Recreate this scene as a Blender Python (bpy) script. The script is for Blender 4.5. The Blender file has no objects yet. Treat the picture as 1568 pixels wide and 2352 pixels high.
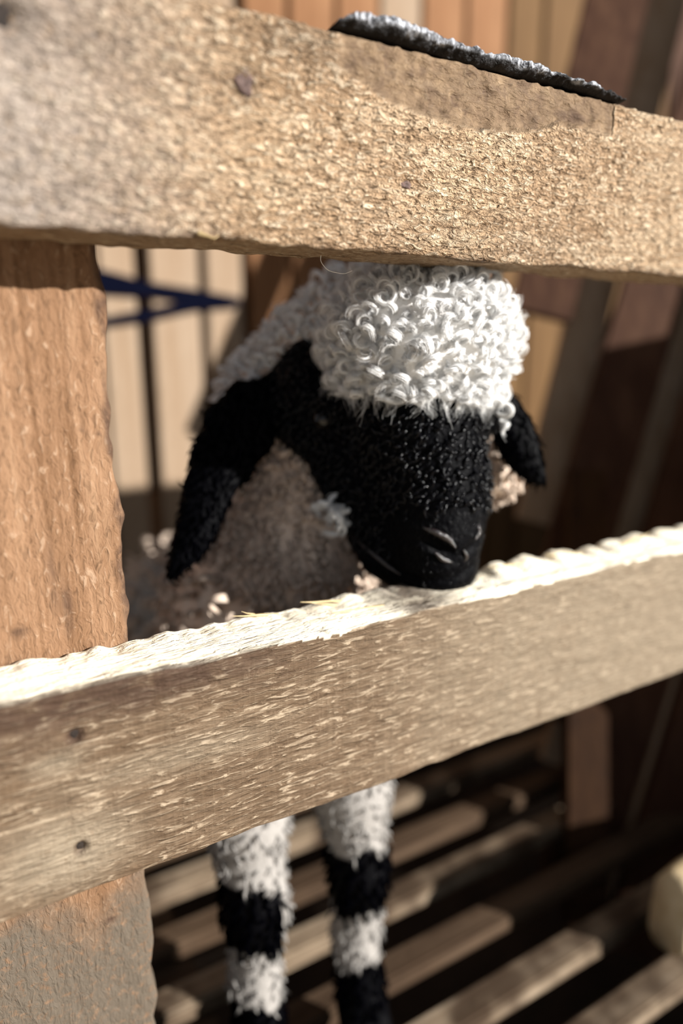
import bpy, math, random
import numpy as np
from mathutils import Vector, Matrix

rng = np.random.default_rng(7)
random.seed(7)
scene = bpy.context.scene
COL = scene.collection

# ------------------------------------------------------------------ camera
# World axes: X runs along the fence rails, Y away from the viewer across the pen, Z up, slatted floor at Z = 0.
F = 1600.0                                  # focal length in pixels of the 1568 x 2352 frame
CAM = np.array([0.0, 0.0, 0.60])
PITCH = math.atan(381.0 / F)
CP, SP = math.cos(PITCH), math.sin(PITCH)
RX, RY = 0.862, -0.507                      # camera right in world
FX, FY = 0.507, 0.862                       # camera forward (level) in world
FOCUS = 0.383
FSTOP = 1.95

cam_data = bpy.data.cameras.new("camera")
cam = bpy.data.objects.new("camera", cam_data)
COL.objects.link(cam)
cam_data.sensor_fit = 'VERTICAL'
cam_data.sensor_height = 36.0
cam_data.lens = F / 2352.0 * 36.0
cam_data.clip_start = 0.01
cam.location = CAM
fwd = Vector((FX * CP, FY * CP, -SP)).normalized()
cam.rotation_euler = fwd.to_track_quat('-Z', 'Y').to_euler()
cam_data.dof.use_dof = True
cam_data.dof.focus_distance = FOCUS
cam_data.dof.aperture_fstop = FSTOP
scene.camera = cam

# ------------------------------------------------------------------ sky, sun, exposure
world = bpy.data.worlds.new("world")
scene.world = world
world.use_nodes = True
bg = world.node_tree.nodes["Background"]
bg.inputs[0].default_value = (0.84, 0.91, 1.0, 1)
bg.inputs[1].default_value = 0.40

sun_data = bpy.data.lights.new("sun", 'SUN')
sun_data.energy = 11.8
sun_data.color = (1.0, 0.97, 0.92)
sun_data.angle = math.radians(0.8)
sun = bpy.data.objects.new("sun", sun_data)
COL.objects.link(sun)
S = Vector((0.78, -1.0, 0.45)).normalized()
sun.rotation_euler = S.to_track_quat('Z', 'Y').to_euler()
sun.location = S * 5

vs = scene.view_settings
vs.view_transform = 'Standard'
vs.look = 'None'
vs.gamma = 1.0
vs.use_curve_mapping = False
vs.exposure = 0.15
scene.cycles.max_bounces = 8
scene.cycles.diffuse_bounces = 5
scene.cycles.use_adaptive_sampling = True
scene.cycles.adaptive_threshold = 0.02

# ------------------------------------------------------------------ helpers: rays
def ray(x, y):
    r, u = x - 784.0, 1176.0 - y
    f = F * CP + u * SP
    return np.array([r * RX + f * FX, r * RY + f * FY, u * CP - F * SP])
def P(x, y, d):                             # point seen at (x, y), d metres deep
    return CAM + ray(x, y) * (d / F)
def on_y(x, y, Y):
    k = ray(x, y); return CAM + k * (Y / k[1])
def on_z(x, y, Z=0.0):
    k = ray(x, y); return CAM + k * ((Z - CAM[2]) / k[2])
VR = np.array([RX, RY, 0.0])                # the head's own sideways, crown and face axes
VF = np.array([FX * CP, FY * CP, -SP])
VU = np.cross(VR, VF)

# ------------------------------------------------------------------ helpers: noise
def _hash(ix, iy, iz, seed):
    h = (ix.astype(np.int64) * 374761393 + iy.astype(np.int64) * 668265263 + iz.astype(np.int64) * 2147483647 + seed * 1013904223) & 0xffffffff
    h = ((h ^ (h >> 13)) * 1274126177) & 0xffffffff
    h = ((h ^ (h >> 16)) * 2246822519) & 0xffffffff
    return ((h ^ (h >> 15)) & 0xffff) / 65535.0
def noise(x, y, z, seed=0):
    x, y, z = np.broadcast_arrays(np.asarray(x, float), np.asarray(y, float), np.asarray(z, float))
    fx, fy, fz = np.floor(x), np.floor(y), np.floor(z)
    tx, ty, tz = x - fx, y - fy, z - fz
    tx, ty, tz = [t * t * (3 - 2 * t) for t in (tx, ty, tz)]
    out = 0
    for dx in (0, 1):
        for dy in (0, 1):
            for dz in (0, 1):
                w = (tx if dx else 1 - tx) * (ty if dy else 1 - ty) * (tz if dz else 1 - tz)
                out = out + w * _hash(fx + dx, fy + dy, fz + dz, seed)
    return out * 2 - 1
def fbm(x, y, z, seed=0, octs=3):
    a, s, o = 1.0, 1.0, 0
    for k in range(octs):
        o = o + a * noise(x * s, y * s, z * s, seed + k * 17); a *= 0.5; s *= 2.03
    return o
def sstep(a, b, x):
    t = np.clip((x - a) / (b - a), 0, 1); return t * t * (3 - 2 * t)

# ------------------------------------------------------------------ helpers: objects
def mesh_np(name, verts, faces, smooth=True):
    verts = np.asarray(verts, np.float32); faces = np.asarray(faces, np.int32)
    k = faces.shape[1]
    me = bpy.data.meshes.new(name)
    me.vertices.add(len(verts)); me.vertices.foreach_set("co", verts.ravel())
    me.loops.add(faces.size); me.loops.foreach_set("vertex_index", faces.ravel())
    me.polygons.add(len(faces))
    me.polygons.foreach_set("loop_start", np.arange(0, faces.size, k, dtype=np.int32))
    me.polygons.foreach_set("use_smooth", np.full(len(faces), smooth, bool))
    me.update(calc_edges=True); me.validate()
    return me
def color_attr(me, name, cols):
    a = me.color_attributes.new(name, 'FLOAT_COLOR', 'POINT')
    c = np.ones((len(me.vertices), 4), np.float32); c[:, :cols.shape[1]] = cols
    a.data.foreach_set("color", c.ravel())
def add(name, me, mat=None, parent=None, loc=None):
    o = bpy.data.objects.new(name, me); COL.objects.link(o)
    if mat is not None and not me.materials: me.materials.append(mat)
    if parent is not None: o.parent = parent
    if loc is not None: o.location = loc
    return o
def empty(name, loc=(0, 0, 0)):
    o = bpy.data.objects.new(name, None); COL.objects.link(o); o.location = loc
    o.empty_display_size = 0.02; return o
def tag(o, label=None, cat=None, group=None, kind=None):
    if label: o["label"] = label
    if cat: o["category"] = cat
    if group: o["group"] = group
    if kind: o["kind"] = kind
    return o
def loft(xs, t, h, nf, nt, nb, rr, disp=None, ends=True):
    """A board: rounded-rectangle ring (y 0..t, z 0..h) swept along x; disp(x, y, z, ny, nz) -> dy, dz."""
    ring = []
    for i in range(nf): ring.append((0.0, h * i / nf))
    for i in range(nt): ring.append((t * i / nt, h))
    for i in range(nb): ring.append((t, h * (1 - i / nb)))
    for i in range(nt): ring.append((t * (1 - i / nt), 0.0))
    ring = np.array(ring)
    q = np.stack([np.clip(ring[:, 0], rr, t - rr), np.clip(ring[:, 1], rr, h - rr)], 1)
    dlt = ring - q; ln = np.linalg.norm(dlt, axis=1, keepdims=True)
    nrm = dlt / np.maximum(ln, 1e-9)
    ring = np.where(ln > 1e-9, q + nrm * rr, ring)
    n, m = len(ring), len(xs)
    X = np.repeat(xs[:, None], n, 1); Yv = np.repeat(ring[None, :, 0], m, 0).copy(); Zv = np.repeat(ring[None, :, 1], m, 0).copy()
    NY = np.repeat(nrm[None, :, 0], m, 0); NZ = np.repeat(nrm[None, :, 1], m, 0)
    if disp is not None:
        dx, dy, dz = disp(X, Yv, Zv, NY, NZ)
        X = X + dx; Yv = Yv + dy; Zv = Zv + dz
    V = np.stack([X, Yv, Zv], -1).reshape(-1, 3)
    i, j = np.meshgrid(np.arange(m - 1), np.arange(n), indexing='ij')
    j2 = (j + 1) % n
    Fq = np.stack([i * n + j, (i + 1) * n + j, (i + 1) * n + j2, i * n + j2], -1).reshape(-1, 4)
    # end caps as fans of quads to a centre vertex
    c0, c1 = len(V), len(V) + 1
    V = np.vstack([V, V[:n].mean(0), V[-n:].mean(0)])
    jj = np.arange(0, n - n % 2, 2)
    cap0 = np.stack([np.full(len(jj), c0), jj, jj + 1, (jj + 2) % n], -1)
    b = (m - 1) * n
    cap1 = np.stack([np.full(len(jj), c1), b + (jj + 2) % n, b + jj + 1, b + jj], -1)
    return V, np.vstack([Fq, cap0, cap1])

# ------------------------------------------------------------------ helpers: materials
def new_mat(name):
    m = bpy.data.materials.new(name); m.use_nodes = True
    nt = m.node_tree; b = nt.nodes["Principled BSDF"]
    return m, nt, b
def nd(nt, t, **kw):
    n = nt.nodes.new(t)
    for k, v in kw.items(): setattr(n, k, v)
    return n
def noise_tex(nt, vec, scale, detail=4, rough=0.55, dist=0.0):
    n = nd(nt, 'ShaderNodeTexNoise'); n.inputs['Scale'].default_value = scale
    n.inputs['Detail'].default_value = detail; n.inputs['Roughness'].default_value = rough; n.inputs['Distortion'].default_value = dist
    nt.links.new(vec, n.inputs['Vector']); return n.outputs['Fac']
def mapping(nt, vec, scale, rot=(0, 0, 0)):
    n = nd(nt, 'ShaderNodeMapping'); n.inputs['Scale'].default_value = scale; n.inputs['Rotation'].default_value = rot
    nt.links.new(vec, n.inputs['Vector']); return n.outputs['Vector']
def ramp(nt, fac, stops):
    n = nd(nt, 'ShaderNodeValToRGB'); e = n.color_ramp.elements
    while len(e) < len(stops): e.new(0.5)
    for el, (p, c) in zip(e, stops): el.position = p; el.color = (*c, 1)
    nt.links.new(fac, n.inputs['Fac']); return n.outputs['Color']
def mix(nt, fac, a, b, mode='MIX'):
    n = nd(nt, 'ShaderNodeMix', data_type='RGBA', blend_type=mode)
    for s, v in ((n.inputs[0], fac), (n.inputs[6], a), (n.inputs[7], b)):
        if isinstance(v, (int, float)): s.default_value = v
        elif isinstance(v, tuple): s.default_value = (*v, 1)
        else: nt.links.new(v, s)
    return n.outputs[2]
def math_n(nt, op, a, b=0.0):
    n = nd(nt, 'ShaderNodeMath', operation=op)
    for s, v in ((n.inputs[0], a), (n.inputs[1], b)):
        if isinstance(v, (int, float)): s.default_value = v
        else: nt.links.new(v, s)
    return n.outputs[0]

def wood(name, dark, mid, light, grain=(18, 160, 160), fuzz=(260, 420, 520), fuzz_amt=0.6, bump=0.0012, pit=0.5, tint=False, sawn=0.0, rough=0.75, macro=6.0, macro_amt=0.35, fresh=False, patch_ramp=None, stroke=None, lime_shade_col=(0.62, 0.56, 0.47)):
    """Procedural timber. grain: object-space scales (small along the grain). tint attribute: R stain and dark patch B smooth patch and fresh top."""
    dark, mid, light, lime_shade_col = [tuple(v * 0.69 for v in c) for c in (dark, mid, light, lime_shade_col)]
    if stroke: stroke = (tuple(v * 0.86 for v in stroke[0]), *stroke[1:])
    if patch_ramp: patch_ramp = [(p, tuple(v * 0.86 for v in c)) for p, c in patch_ramp]
    m, nt, b = new_mat(name)
    tc = nd(nt, 'ShaderNodeTexCoord').outputs['Object']
    if tint:
        at = nd(nt, 'ShaderNodeAttribute', attribute_name='tint'); sp = nd(nt, 'ShaderNodeSeparateColor')
        nt.links.new(at.outputs['Color'], sp.inputs[0]); tR, tG, tB = sp.outputs
    g = noise_tex(nt, mapping(nt, tc, grain), 1.0, 6, 0.6, 0.6)
    col = ramp(nt, g, [(0.25, dark), (0.5, mid), (0.78, light)])
    big = noise_tex(nt, tc, macro, 3, 0.5)
    col = mix(nt, math_n(nt, 'MULTIPLY', ramp_f(nt, big, 0.45, 0.62), macro_amt), col, dark)
    fz = noise_tex(nt, mapping(nt, tc, fuzz), 1.0, 3, 0.6, 0.9)
    pitm = ramp_f(nt, fz, 0.47, 0.30)
    amt = pit
    if tint:
        amt = math_n(nt, 'MULTIPLY', math_n(nt, 'SUBTRACT', 1.0, tB), pit)
    col = mix(nt, math_n(nt, 'MULTIPLY', pitm, amt), col, tuple(0.35 * c for c in dark))
    if stroke:
        col = mix(nt, math_n(nt, 'MULTIPLY', ramp_f(nt, fz, stroke[1], stroke[2]), stroke[3]), col, stroke[0])
    if sawn:
        sw = noise_tex(nt, mapping(nt, tc, (330, 3, 14)), 1.0, 3, 0.6, 0.1)
        col = mix(nt, math_n(nt, 'MULTIPLY', ramp_f(nt, sw, 0.5, 0.68), sawn), col, light)
        col = mix(nt, math_n(nt, 'MULTIPLY', ramp_f(nt, sw, 0.44, 0.28), sawn * 0.8), col, dark)
    if tint:
        spk = noise_tex(nt, tc, 240, 4, 0.6, 0.4)
        lime = math_n(nt, 'MULTIPLY', tG, ramp_f(nt, spk, 0.15, 0.52))
        col = mix(nt, lime, col, lime_shade_col)
        if patch_ramp: col = mix(nt, math_n(nt, 'MULTIPLY', tB, 0.9), col, ramp(nt, noise_tex(nt, tc, 120, 4, 0.65, 0.6), patch_ramp))
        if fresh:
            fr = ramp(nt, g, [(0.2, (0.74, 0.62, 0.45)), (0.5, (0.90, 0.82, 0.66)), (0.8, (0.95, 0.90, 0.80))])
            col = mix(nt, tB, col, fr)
        blot = noise_tex(nt, tc, 70, 4, 0.6, 0.5)
        st = math_n(nt, 'MULTIPLY', tR, ramp_f(nt, blot, 0.2, 0.55))
        col = mix(nt, st, col, (0.045, 0.026, 0.018))
    nt.links.new(col, b.inputs['Base Color'])
    b.inputs['Roughness'].default_value = rough
    b.inputs['Specular IOR Level'].default_value = 0.1
    h = math_n(nt, 'ADD', math_n(nt, 'MULTIPLY', fz, fuzz_amt), math_n(nt, 'MULTIPLY', g, 0.35))
    if tint and not fresh: h = math_n(nt, 'MULTIPLY', h, math_n(nt, 'SUBTRACT', 1.0, math_n(nt, 'MULTIPLY', tB, 0.8)))
    if sawn: h = math_n(nt, 'ADD', h, math_n(nt, 'MULTIPLY', sw, sawn * 0.5))
    bp = nd(nt, 'ShaderNodeBump'); bp.inputs['Strength'].default_value = 1.0; bp.inputs['Distance'].default_value = bump
    nt.links.new(h, bp.inputs['Height']); nt.links.new(bp.outputs[0], b.inputs['Normal'])
    return m
def ramp_f(nt, fac, a, b):
    n = nd(nt, 'ShaderNodeMapRange', interpolation_type='SMOOTHSTEP')
    n.inputs[1].default_value = a; n.inputs[2].default_value = b
    if a > b:
        n.inputs[1].default_value = b; n.inputs[2].default_value = a; n.inputs[3].default_value = 1; n.inputs[4].default_value = 0
    nt.links.new(fac, n.inputs[0]); return n.outputs[0]

M = {}
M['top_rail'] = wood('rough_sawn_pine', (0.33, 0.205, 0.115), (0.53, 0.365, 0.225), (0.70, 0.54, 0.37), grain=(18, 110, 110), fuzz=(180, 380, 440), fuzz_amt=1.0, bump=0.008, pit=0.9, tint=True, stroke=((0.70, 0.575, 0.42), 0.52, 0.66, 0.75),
                     patch_ramp=[(0.3, (0.10, 0.064, 0.042)), (0.5, (0.20, 0.135, 0.08)), (0.72, (0.29, 0.20, 0.12))], lime_shade_col=(0.56, 0.49, 0.44))
M['low_rail'] = wood('sawn_pine', (0.098, 0.06, 0.034), (0.158, 0.106, 0.066), (0.26, 0.19, 0.127), grain=(14, 150, 230), fuzz=(75, 300, 430), fuzz_amt=0.8, bump=0.0034, pit=0.35, tint=True, sawn=0.2, fresh=True, stroke=((0.37, 0.29, 0.205), 0.53, 0.66, 0.8), lime_shade_col=(0.33, 0.27, 0.195))
M['post'] = wood('orange_pine', (0.15, 0.076, 0.036), (0.275, 0.156, 0.088), (0.36, 0.222, 0.132), grain=(130, 130, 5), fuzz=(300, 300, 130), fuzz_amt=0.6, bump=0.0024, pit=0.4, tint=True, lime_shade_col=(0.122, 0.098, 0.074), stroke=((0.35, 0.24, 0.16), 0.57, 0.7, 0.6))
M['splinter'] = wood('fresh_splinter', (0.62, 0.46, 0.22), (0.78, 0.62, 0.36), (0.86, 0.74, 0.5), bump=0.0003, pit=0.1)
M['plank'] = wood('pale_plank', (0.26, 0.165, 0.095), (0.33, 0.24, 0.165), (0.38, 0.29, 0.21), grain=(60, 60, 3), fuzz=(80, 80, 30), bump=0.001, pit=0.15, macro=3)
M['plank_warm'] = wood('orange_plank', (0.15, 0.068, 0.028), (0.27, 0.13, 0.06), (0.35, 0.195, 0.10), grain=(60, 60, 3), fuzz=(80, 80, 30), bump=0.001, pit=0.15, macro=3)
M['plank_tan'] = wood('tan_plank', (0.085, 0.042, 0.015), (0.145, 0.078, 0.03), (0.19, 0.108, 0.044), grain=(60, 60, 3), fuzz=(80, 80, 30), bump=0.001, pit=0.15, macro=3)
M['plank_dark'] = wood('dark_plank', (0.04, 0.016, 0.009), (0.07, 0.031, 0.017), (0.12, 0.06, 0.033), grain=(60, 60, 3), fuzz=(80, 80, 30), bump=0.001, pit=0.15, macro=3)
M['slat'] = wood('worn_floor_slat', (0.05, 0.03, 0.018), (0.25, 0.185, 0.125), (0.40, 0.32, 0.235), grain=(5, 90, 90), fuzz=(50, 90, 90), bump=0.001, pit=0.3, macro=9, macro_amt=0.9)
M['slat_dark'] = wood('dirty_shaded_slat', (0.035, 0.02, 0.012), (0.08, 0.05, 0.03), (0.17, 0.115, 0.075), grain=(5, 90, 90), fuzz=(50, 90, 90), bump=0.001, pit=0.3, macro=7)
M['upright'] = wood('brown_plank', (0.02, 0.008, 0.003), (0.042, 0.017, 0.006), (0.06, 0.028, 0.01), grain=(60, 60, 3), fuzz=(80, 80, 30), bump=0.001, pit=0.15, macro=3)
M['beam'] = wood('pale_beam', (0.58, 0.43, 0.24), (0.74, 0.58, 0.36), (0.84, 0.7, 0.48), grain=(12, 90, 90), bump=0.001, pit=0.1)

def simple(name, c1, c2, scale=40, rough=0.8, bump=0.001, spec=0.3, stops=(0.3, 0.7)):
    m, nt, b = new_mat(name)
    tc = nd(nt, 'ShaderNodeTexCoord').outputs['Object']
    n = noise_tex(nt, tc, scale, 5, 0.6, 0.3)
    nt.links.new(ramp(nt, n, [(stops[0], c1), (stops[1], c2)]), b.inputs['Base Color'])
    b.inputs['Roughness'].default_value = rough; b.inputs['Specular IOR Level'].default_value = spec
    bp = nd(nt, 'ShaderNodeBump'); bp.inputs['Distance'].default_value = bump
    nt.links.new(n, bp.inputs['Height']); nt.links.new(bp.outputs[0], b.inputs['Normal'])
    return m
M['soil'] = simple('dark_soil', (0.014, 0.009, 0.006), (0.04, 0.026, 0.017), 14)
M['aisle'] = simple('pale_bounce_floor', (0.36, 0.27, 0.17), (0.52, 0.42, 0.29), 30)
M['roof'] = simple('roof_boards', (0.09, 0.05, 0.03), (0.14, 0.085, 0.05), 8)
M['strap'] = simple('navy_webbing', (0.0015, 0.002, 0.006), (0.003, 0.0035, 0.009), 300, 0.9, 0.0004, 0.0)
def bark_mat():
    m, nt, b = new_mat('crumbling_black_bark')
    tc = nd(nt, 'ShaderNodeTexCoord').outputs['Object']
    at = nd(nt, 'ShaderNodeAttribute', attribute_name='lit_edge')
    n = noise_tex(nt, tc, 330, 4, 0.6, 0.4)
    pale = ramp(nt, n, [(0.36, (0.006, 0.006, 0.009)), (0.5, (0.16, 0.165, 0.18)), (0.66, (0.48, 0.5, 0.55))])
    sp = nd(nt, 'ShaderNodeSeparateColor'); nt.links.new(at.outputs['Color'], sp.inputs[0])
    nt.links.new(mix(nt, sp.outputs[0], (0.004, 0.003, 0.003), pale), b.inputs['Base Color'])
    b.inputs['Roughness'].default_value = 0.6; b.inputs['Specular IOR Level'].default_value = 0.2
    bp = nd(nt, 'ShaderNodeBump'); bp.inputs['Distance'].default_value = 0.003
    nt.links.new(n, bp.inputs['Height']); nt.links.new(bp.outputs[0], b.inputs['Normal'])
    return m
M['char'] = bark_mat()
M['hole'] = simple('nail_hole', (0.006, 0.004, 0.003), (0.02, 0.012, 0.008), 300)
M['knot'] = simple('dark_knot', (0.025, 0.012, 0.010), (0.12, 0.07, 0.055), 420, 0.6, 0.0012)

def wool_mat(name, col, trans, rough, spec, var=0.1):
    m, nt, b = new_mat(name)
    tc = nd(nt, 'ShaderNodeTexCoord').outputs['Object']
    n = noise_tex(nt, tc, 55, 3, 0.5)
    c = ramp(nt, n, [(0.3, tuple(x * (1 - var) for x in col)), (0.7, col)])
    nt.links.new(c, b.inputs['Base Color'])
    b.inputs['Roughness'].default_value = rough; b.inputs['Specular IOR Level'].default_value = spec
    if trans > 0:
        tr = nd(nt, 'ShaderNodeBsdfTranslucent'); nt.links.new(c, tr.inputs['Color'])
        mx = nd(nt, 'ShaderNodeMixShader'); mx.inputs[0].default_value = trans
        nt.links.new(b.outputs[0], mx.inputs[1]); nt.links.new(tr.outputs[0], mx.inputs[2])
        nt.links.new(mx.outputs[0], nt.nodes['Material Output'].inputs['Surface'])
    return m
M['wool'] = wool_mat('white_wool', (0.975, 0.972, 0.965), 0.48, 0.5, 0.3, 0.06)
M['leg_wool'] = wool_mat('shaded_leg_wool', (0.25, 0.235, 0.22), 0.2, 0.6, 0.2, 0.2)  # white leg wool darkened to paint in the shade below the rail
M['neck_wool'] = wool_mat('shaded_white_wool', (0.66, 0.53, 0.43), 0.2, 0.6, 0.2, 0.25)  # white wool browned to paint in the shade behind the head
M['fur'] = wool_mat('black_fur', (0.0012, 0.0012, 0.0022), 0.0, 0.25, 0.2)
M['ear_fur'] = wool_mat('black_ear_fur', (0.0005, 0.0005, 0.0009), 0.0, 0.9, 0.0)
def coat_mat():
    m, nt, b = new_mat('lamb_coat')
    at = nd(nt, 'ShaderNodeAttribute', attribute_name='coat')
    nt.links.new(at.outputs['Color'], b.inputs['Base Color'])
    tc = nd(nt, 'ShaderNodeTexCoord').outputs['Object']
    n = noise_tex(nt, tc, 160, 4, 0.6, 0.6)
    b.inputs['Roughness'].default_value = 0.5; b.inputs['Specular IOR Level'].default_value = 0.03
    bp = nd(nt, 'ShaderNodeBump'); bp.inputs['Distance'].default_value = 0.002
    nt.links.new(n, bp.inputs['Height']); nt.links.new(bp.outputs[0], b.inputs['Normal'])
    return m
M['coat'] = coat_mat()
def skin_mat():
    m, nt, b = new_mat('wet_nose_skin')
    tc = nd(nt, 'ShaderNodeTexCoord').outputs['Object']
    n = noise_tex(nt, tc, 700, 3, 0.6, 0.3)
    nt.links.new(ramp(nt, n, [(0.3, (0.004, 0.003, 0.003)), (0.7, (0.018, 0.011, 0.011))]), b.inputs['Base Color'])
    b.inputs['Roughness'].default_value = 0.16; b.inputs['Specular IOR Level'].default_value = 0.6
    bp = nd(nt, 'ShaderNodeBump'); bp.inputs['Distance'].default_value = 0.0008
    nt.links.new(n, bp.inputs['Height']); nt.links.new(bp.outputs[0], b.inputs['Normal'])
    return m
M['nose'] = skin_mat()
M['eye'] = simple('dark_eye', (0.002, 0.002, 0.002), (0.006, 0.004, 0.003), 60, 0.1, 0.0, 0.4)

# ------------------------------------------------------------------ setting: ground, slatted floor, back wall, unseen wall, aisle and roof added for the light
def box_mesh(name, sx, sy, sz, bev=0.002):
    """A chamfered box, 0..sx, 0..sy, 0..sz."""
    import bmesh
    bm = bmesh.new(); bmesh.ops.create_cube(bm, size=1)
    for v in bm.verts: v.co = Vector(((v.co.x + .5) * sx, (v.co.y + .5) * sy, (v.co.z + .5) * sz))
    bmesh.ops.bevel(bm, geom=bm.edges[:], offset=bev, segments=2, affect='EDGES')
    me = bpy.data.meshes.new(name); bm.to_mesh(me); bm.free(); return me

ground = add('floor', box_mesh('soil_bed', 5.2, 4.2, 0.1), M['soil'], loc=(-2.2, -1.2, -0.34)); tag(ground, 'dark soil under the slatted pen floor', kind='structure')
deck = empty('floor_slatted'); deck.name = 'floor.001'; tag(deck, 'slatted wooden pen floor with dark gaps', kind='structure')
SLAT_W, SLAT_P = 0.030, 0.0735
y0 = on_z(1000, 2352)[1]
me_s = box_mesh('slat', 3.2, SLAT_W, 0.022, 0.003)
me_sd = me_s.copy(); me_s.materials.append(M['slat']); me_sd.materials.append(M['slat_dark'])
for k in range(-3, 13):
    dark = k in (1, 3, 5, 6, 8, 9, 11)  # darker slats: dirt, and patchy sun and shade put into per-slat colour
    s = add('slat', me_sd if dark else me_s, None, deck, (-0.9 + 0.02 * math.sin(k * 5), y0 - SLAT_W / 2 + k * SLAT_P + 0.003 * math.sin(k * 3.3), -0.022))
for xj in (-0.55, 0.12, 0.95, 1.9):
    add('joist', box_mesh('joist', 0.05, 1.35, 0.09), M['slat_dark'], deck, (xj, 0.1, -0.1125))

WALL_Y = 1.22
wall = empty('wall_back'); tag(wall, 'back wall of upright planks with gaps', kind='structure')
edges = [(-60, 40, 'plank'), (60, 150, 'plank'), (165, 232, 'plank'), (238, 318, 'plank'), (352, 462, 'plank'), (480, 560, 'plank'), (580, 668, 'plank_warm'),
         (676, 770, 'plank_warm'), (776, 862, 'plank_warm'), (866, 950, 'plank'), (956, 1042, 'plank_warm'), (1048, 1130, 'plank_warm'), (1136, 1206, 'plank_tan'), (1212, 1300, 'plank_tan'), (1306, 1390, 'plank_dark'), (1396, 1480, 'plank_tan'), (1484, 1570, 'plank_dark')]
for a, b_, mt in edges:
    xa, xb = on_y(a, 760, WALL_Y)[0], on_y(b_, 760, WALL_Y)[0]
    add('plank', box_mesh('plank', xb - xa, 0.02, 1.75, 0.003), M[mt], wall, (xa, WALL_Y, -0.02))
add('crossbeam', box_mesh('crossbeam', 3.8, 0.04, 0.09), M['plank_warm'], wall, (-0.75, WALL_Y + 0.02, 0.25))
add('crossbeam', box_mesh('crossbeam', 3.8, 0.04, 0.09), M['plank_warm'], wall, (-0.75, WALL_Y + 0.02, 1.3))
add('backing', box_mesh('backing', 4.4, 0.02, 2.1), M['plank_warm'], wall, (-1.0, WALL_Y + 0.16, -0.25))
wall_r = empty('shade_wall_right'); tag(wall_r, 'unseen boarded wall added to shade the right of the pen', kind='structure')
me_w = box_mesh('plank', 0.118, 0.02, 0.64, 0.003); me_w.materials.append(M['plank_tan'])
for k in range(11): add('plank', me_w, None, wall_r, (0.82 + 0.12 * k, 0.3705, 0.0))  # wall out of view, added to shade the partition and pen
aisle = add('floor', box_mesh('aisle', 5.2, 3.0, 0.05), M['aisle'], loc=(-2.2, -2.75, -0.06)); tag(aisle, 'unseen pale floor added in front of the fence to bounce light', kind='structure')  # floor out of view, added to throw warm light up at the rails
roof = add('shade_ceiling', box_mesh('shade_ceiling', 4.6, 1.7, 0.03), M['roof'], loc=(-1.2, 0.55, 1.74)); tag(roof, 'unseen dark roof added over the pen to keep it dim', kind='structure')  # roof out of view, added to hold sky light off the pen

# ------------------------------------------------------------------ fence: two rails and a post, one thing
RY0, RT = 0.32, 0.0465
fence = empty('wooden_fence', (0.08, RY0 + RT, 0.0))
tag(fence, 'rough sawn timber fence, two rails nailed to an upright post', 'fence')
def xs_fine(a, b, c, d, fine=0.0015, coarse=0.01):
    return np.concatenate([np.arange(a, b, coarse), np.arange(b, c, fine), np.arange(c, d, coarse)])

def blob(X, Z, c, rx, rz, soft=0.4):
    d = np.sqrt(((X - c[0]) / rx) ** 2 + ((Z - c[2]) / rz) ** 2)
    return 1 - sstep(1 - soft, 1 + soft, d)

ZT0 = on_y(0, 510, RY0)[2]; ZT1 = on_y(500, 0, RY0)[2]; HT = ZT1 - ZT0
ZL1 = on_y(350, 1545, RY0)[2]; ZL0 = on_y(784, 1834, RY0)[2]; HL = ZL1 - ZL0

def disp_top(X, Y, Z, NY, NZ):
    n1 = fbm(X * 25, Y * 60, Z * 60, 3, 3) * 0.0006
    n2 = fbm(X * 190, Y * 420, Z * 420, 9, 2) * 0.0011
    # torn lower edge
    low = np.exp(-(Z / 0.010) ** 2)
    e = low * (fbm(X * 60, 0.0, 2.0, 21, 3) * 0.0009)
    d = n1 + n2 * (NY < 0)
    dz = d * NZ + e
    dy = d * NY
    # scooped lower corner where the saw tore out
    c = on_y(370, 505, RY0); g = np.exp(-(((X - c[0]) / 0.012) ** 2 + ((Z + ZT0 - c[2]) / 0.004) ** 2)) * (NY < 0)
    dy = dy + g * 0.0015
    for px, py, r, dep in ((560, 190, 0.0045, 0.0012), (935, 422, 0.0030, 0.0022), (5, 25, 0.006, 0.006)):
        c = on_y(px, py, RY0)
        dy = dy + dep * np.exp(-(((X - c[0]) / r) ** 2 + ((Z + ZT0 - c[2]) / r) ** 2)) * (NY < 0)
    return 0 * X, dy, dz
V, Q = loft(xs_fine(-0.45, -0.02, 0.56, 1.25), RT, HT, 66, 18, 8, 0.0022, disp_top)
V[:, 1] += RY0; V[:, 2] += ZT0
me = mesh_np('rail', V, Q)
X, Y, Z = V.T
tint = np.zeros((len(V), 3))
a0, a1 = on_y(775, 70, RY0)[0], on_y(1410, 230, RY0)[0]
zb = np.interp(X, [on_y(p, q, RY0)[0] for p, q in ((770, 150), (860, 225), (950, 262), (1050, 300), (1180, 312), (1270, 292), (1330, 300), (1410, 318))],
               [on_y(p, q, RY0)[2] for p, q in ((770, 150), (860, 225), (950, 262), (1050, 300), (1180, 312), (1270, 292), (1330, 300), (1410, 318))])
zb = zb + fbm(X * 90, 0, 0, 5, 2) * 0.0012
patch = sstep(0, 0.0025, Z - zb) * sstep(a0 - 0.001, a0 + 0.004, X) * (1 - sstep(a1 - 0.0008, a1 + 0.0008, X))  # darker, smoother patch below the strip with an uneven lower edge
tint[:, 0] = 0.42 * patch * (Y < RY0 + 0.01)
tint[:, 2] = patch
c = on_y(1310, 270, RY0); tint[:, 0] = np.maximum(tint[:, 0], 0.85 * blob(X, Z, c, 0.016, 0.004, 0.7))
c = on_y(900, 130, RY0); tint[:, 0] = np.maximum(tint[:, 0], 0.55 * blob(X, Z, c, 0.006, 0.005, 0.8))
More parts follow.
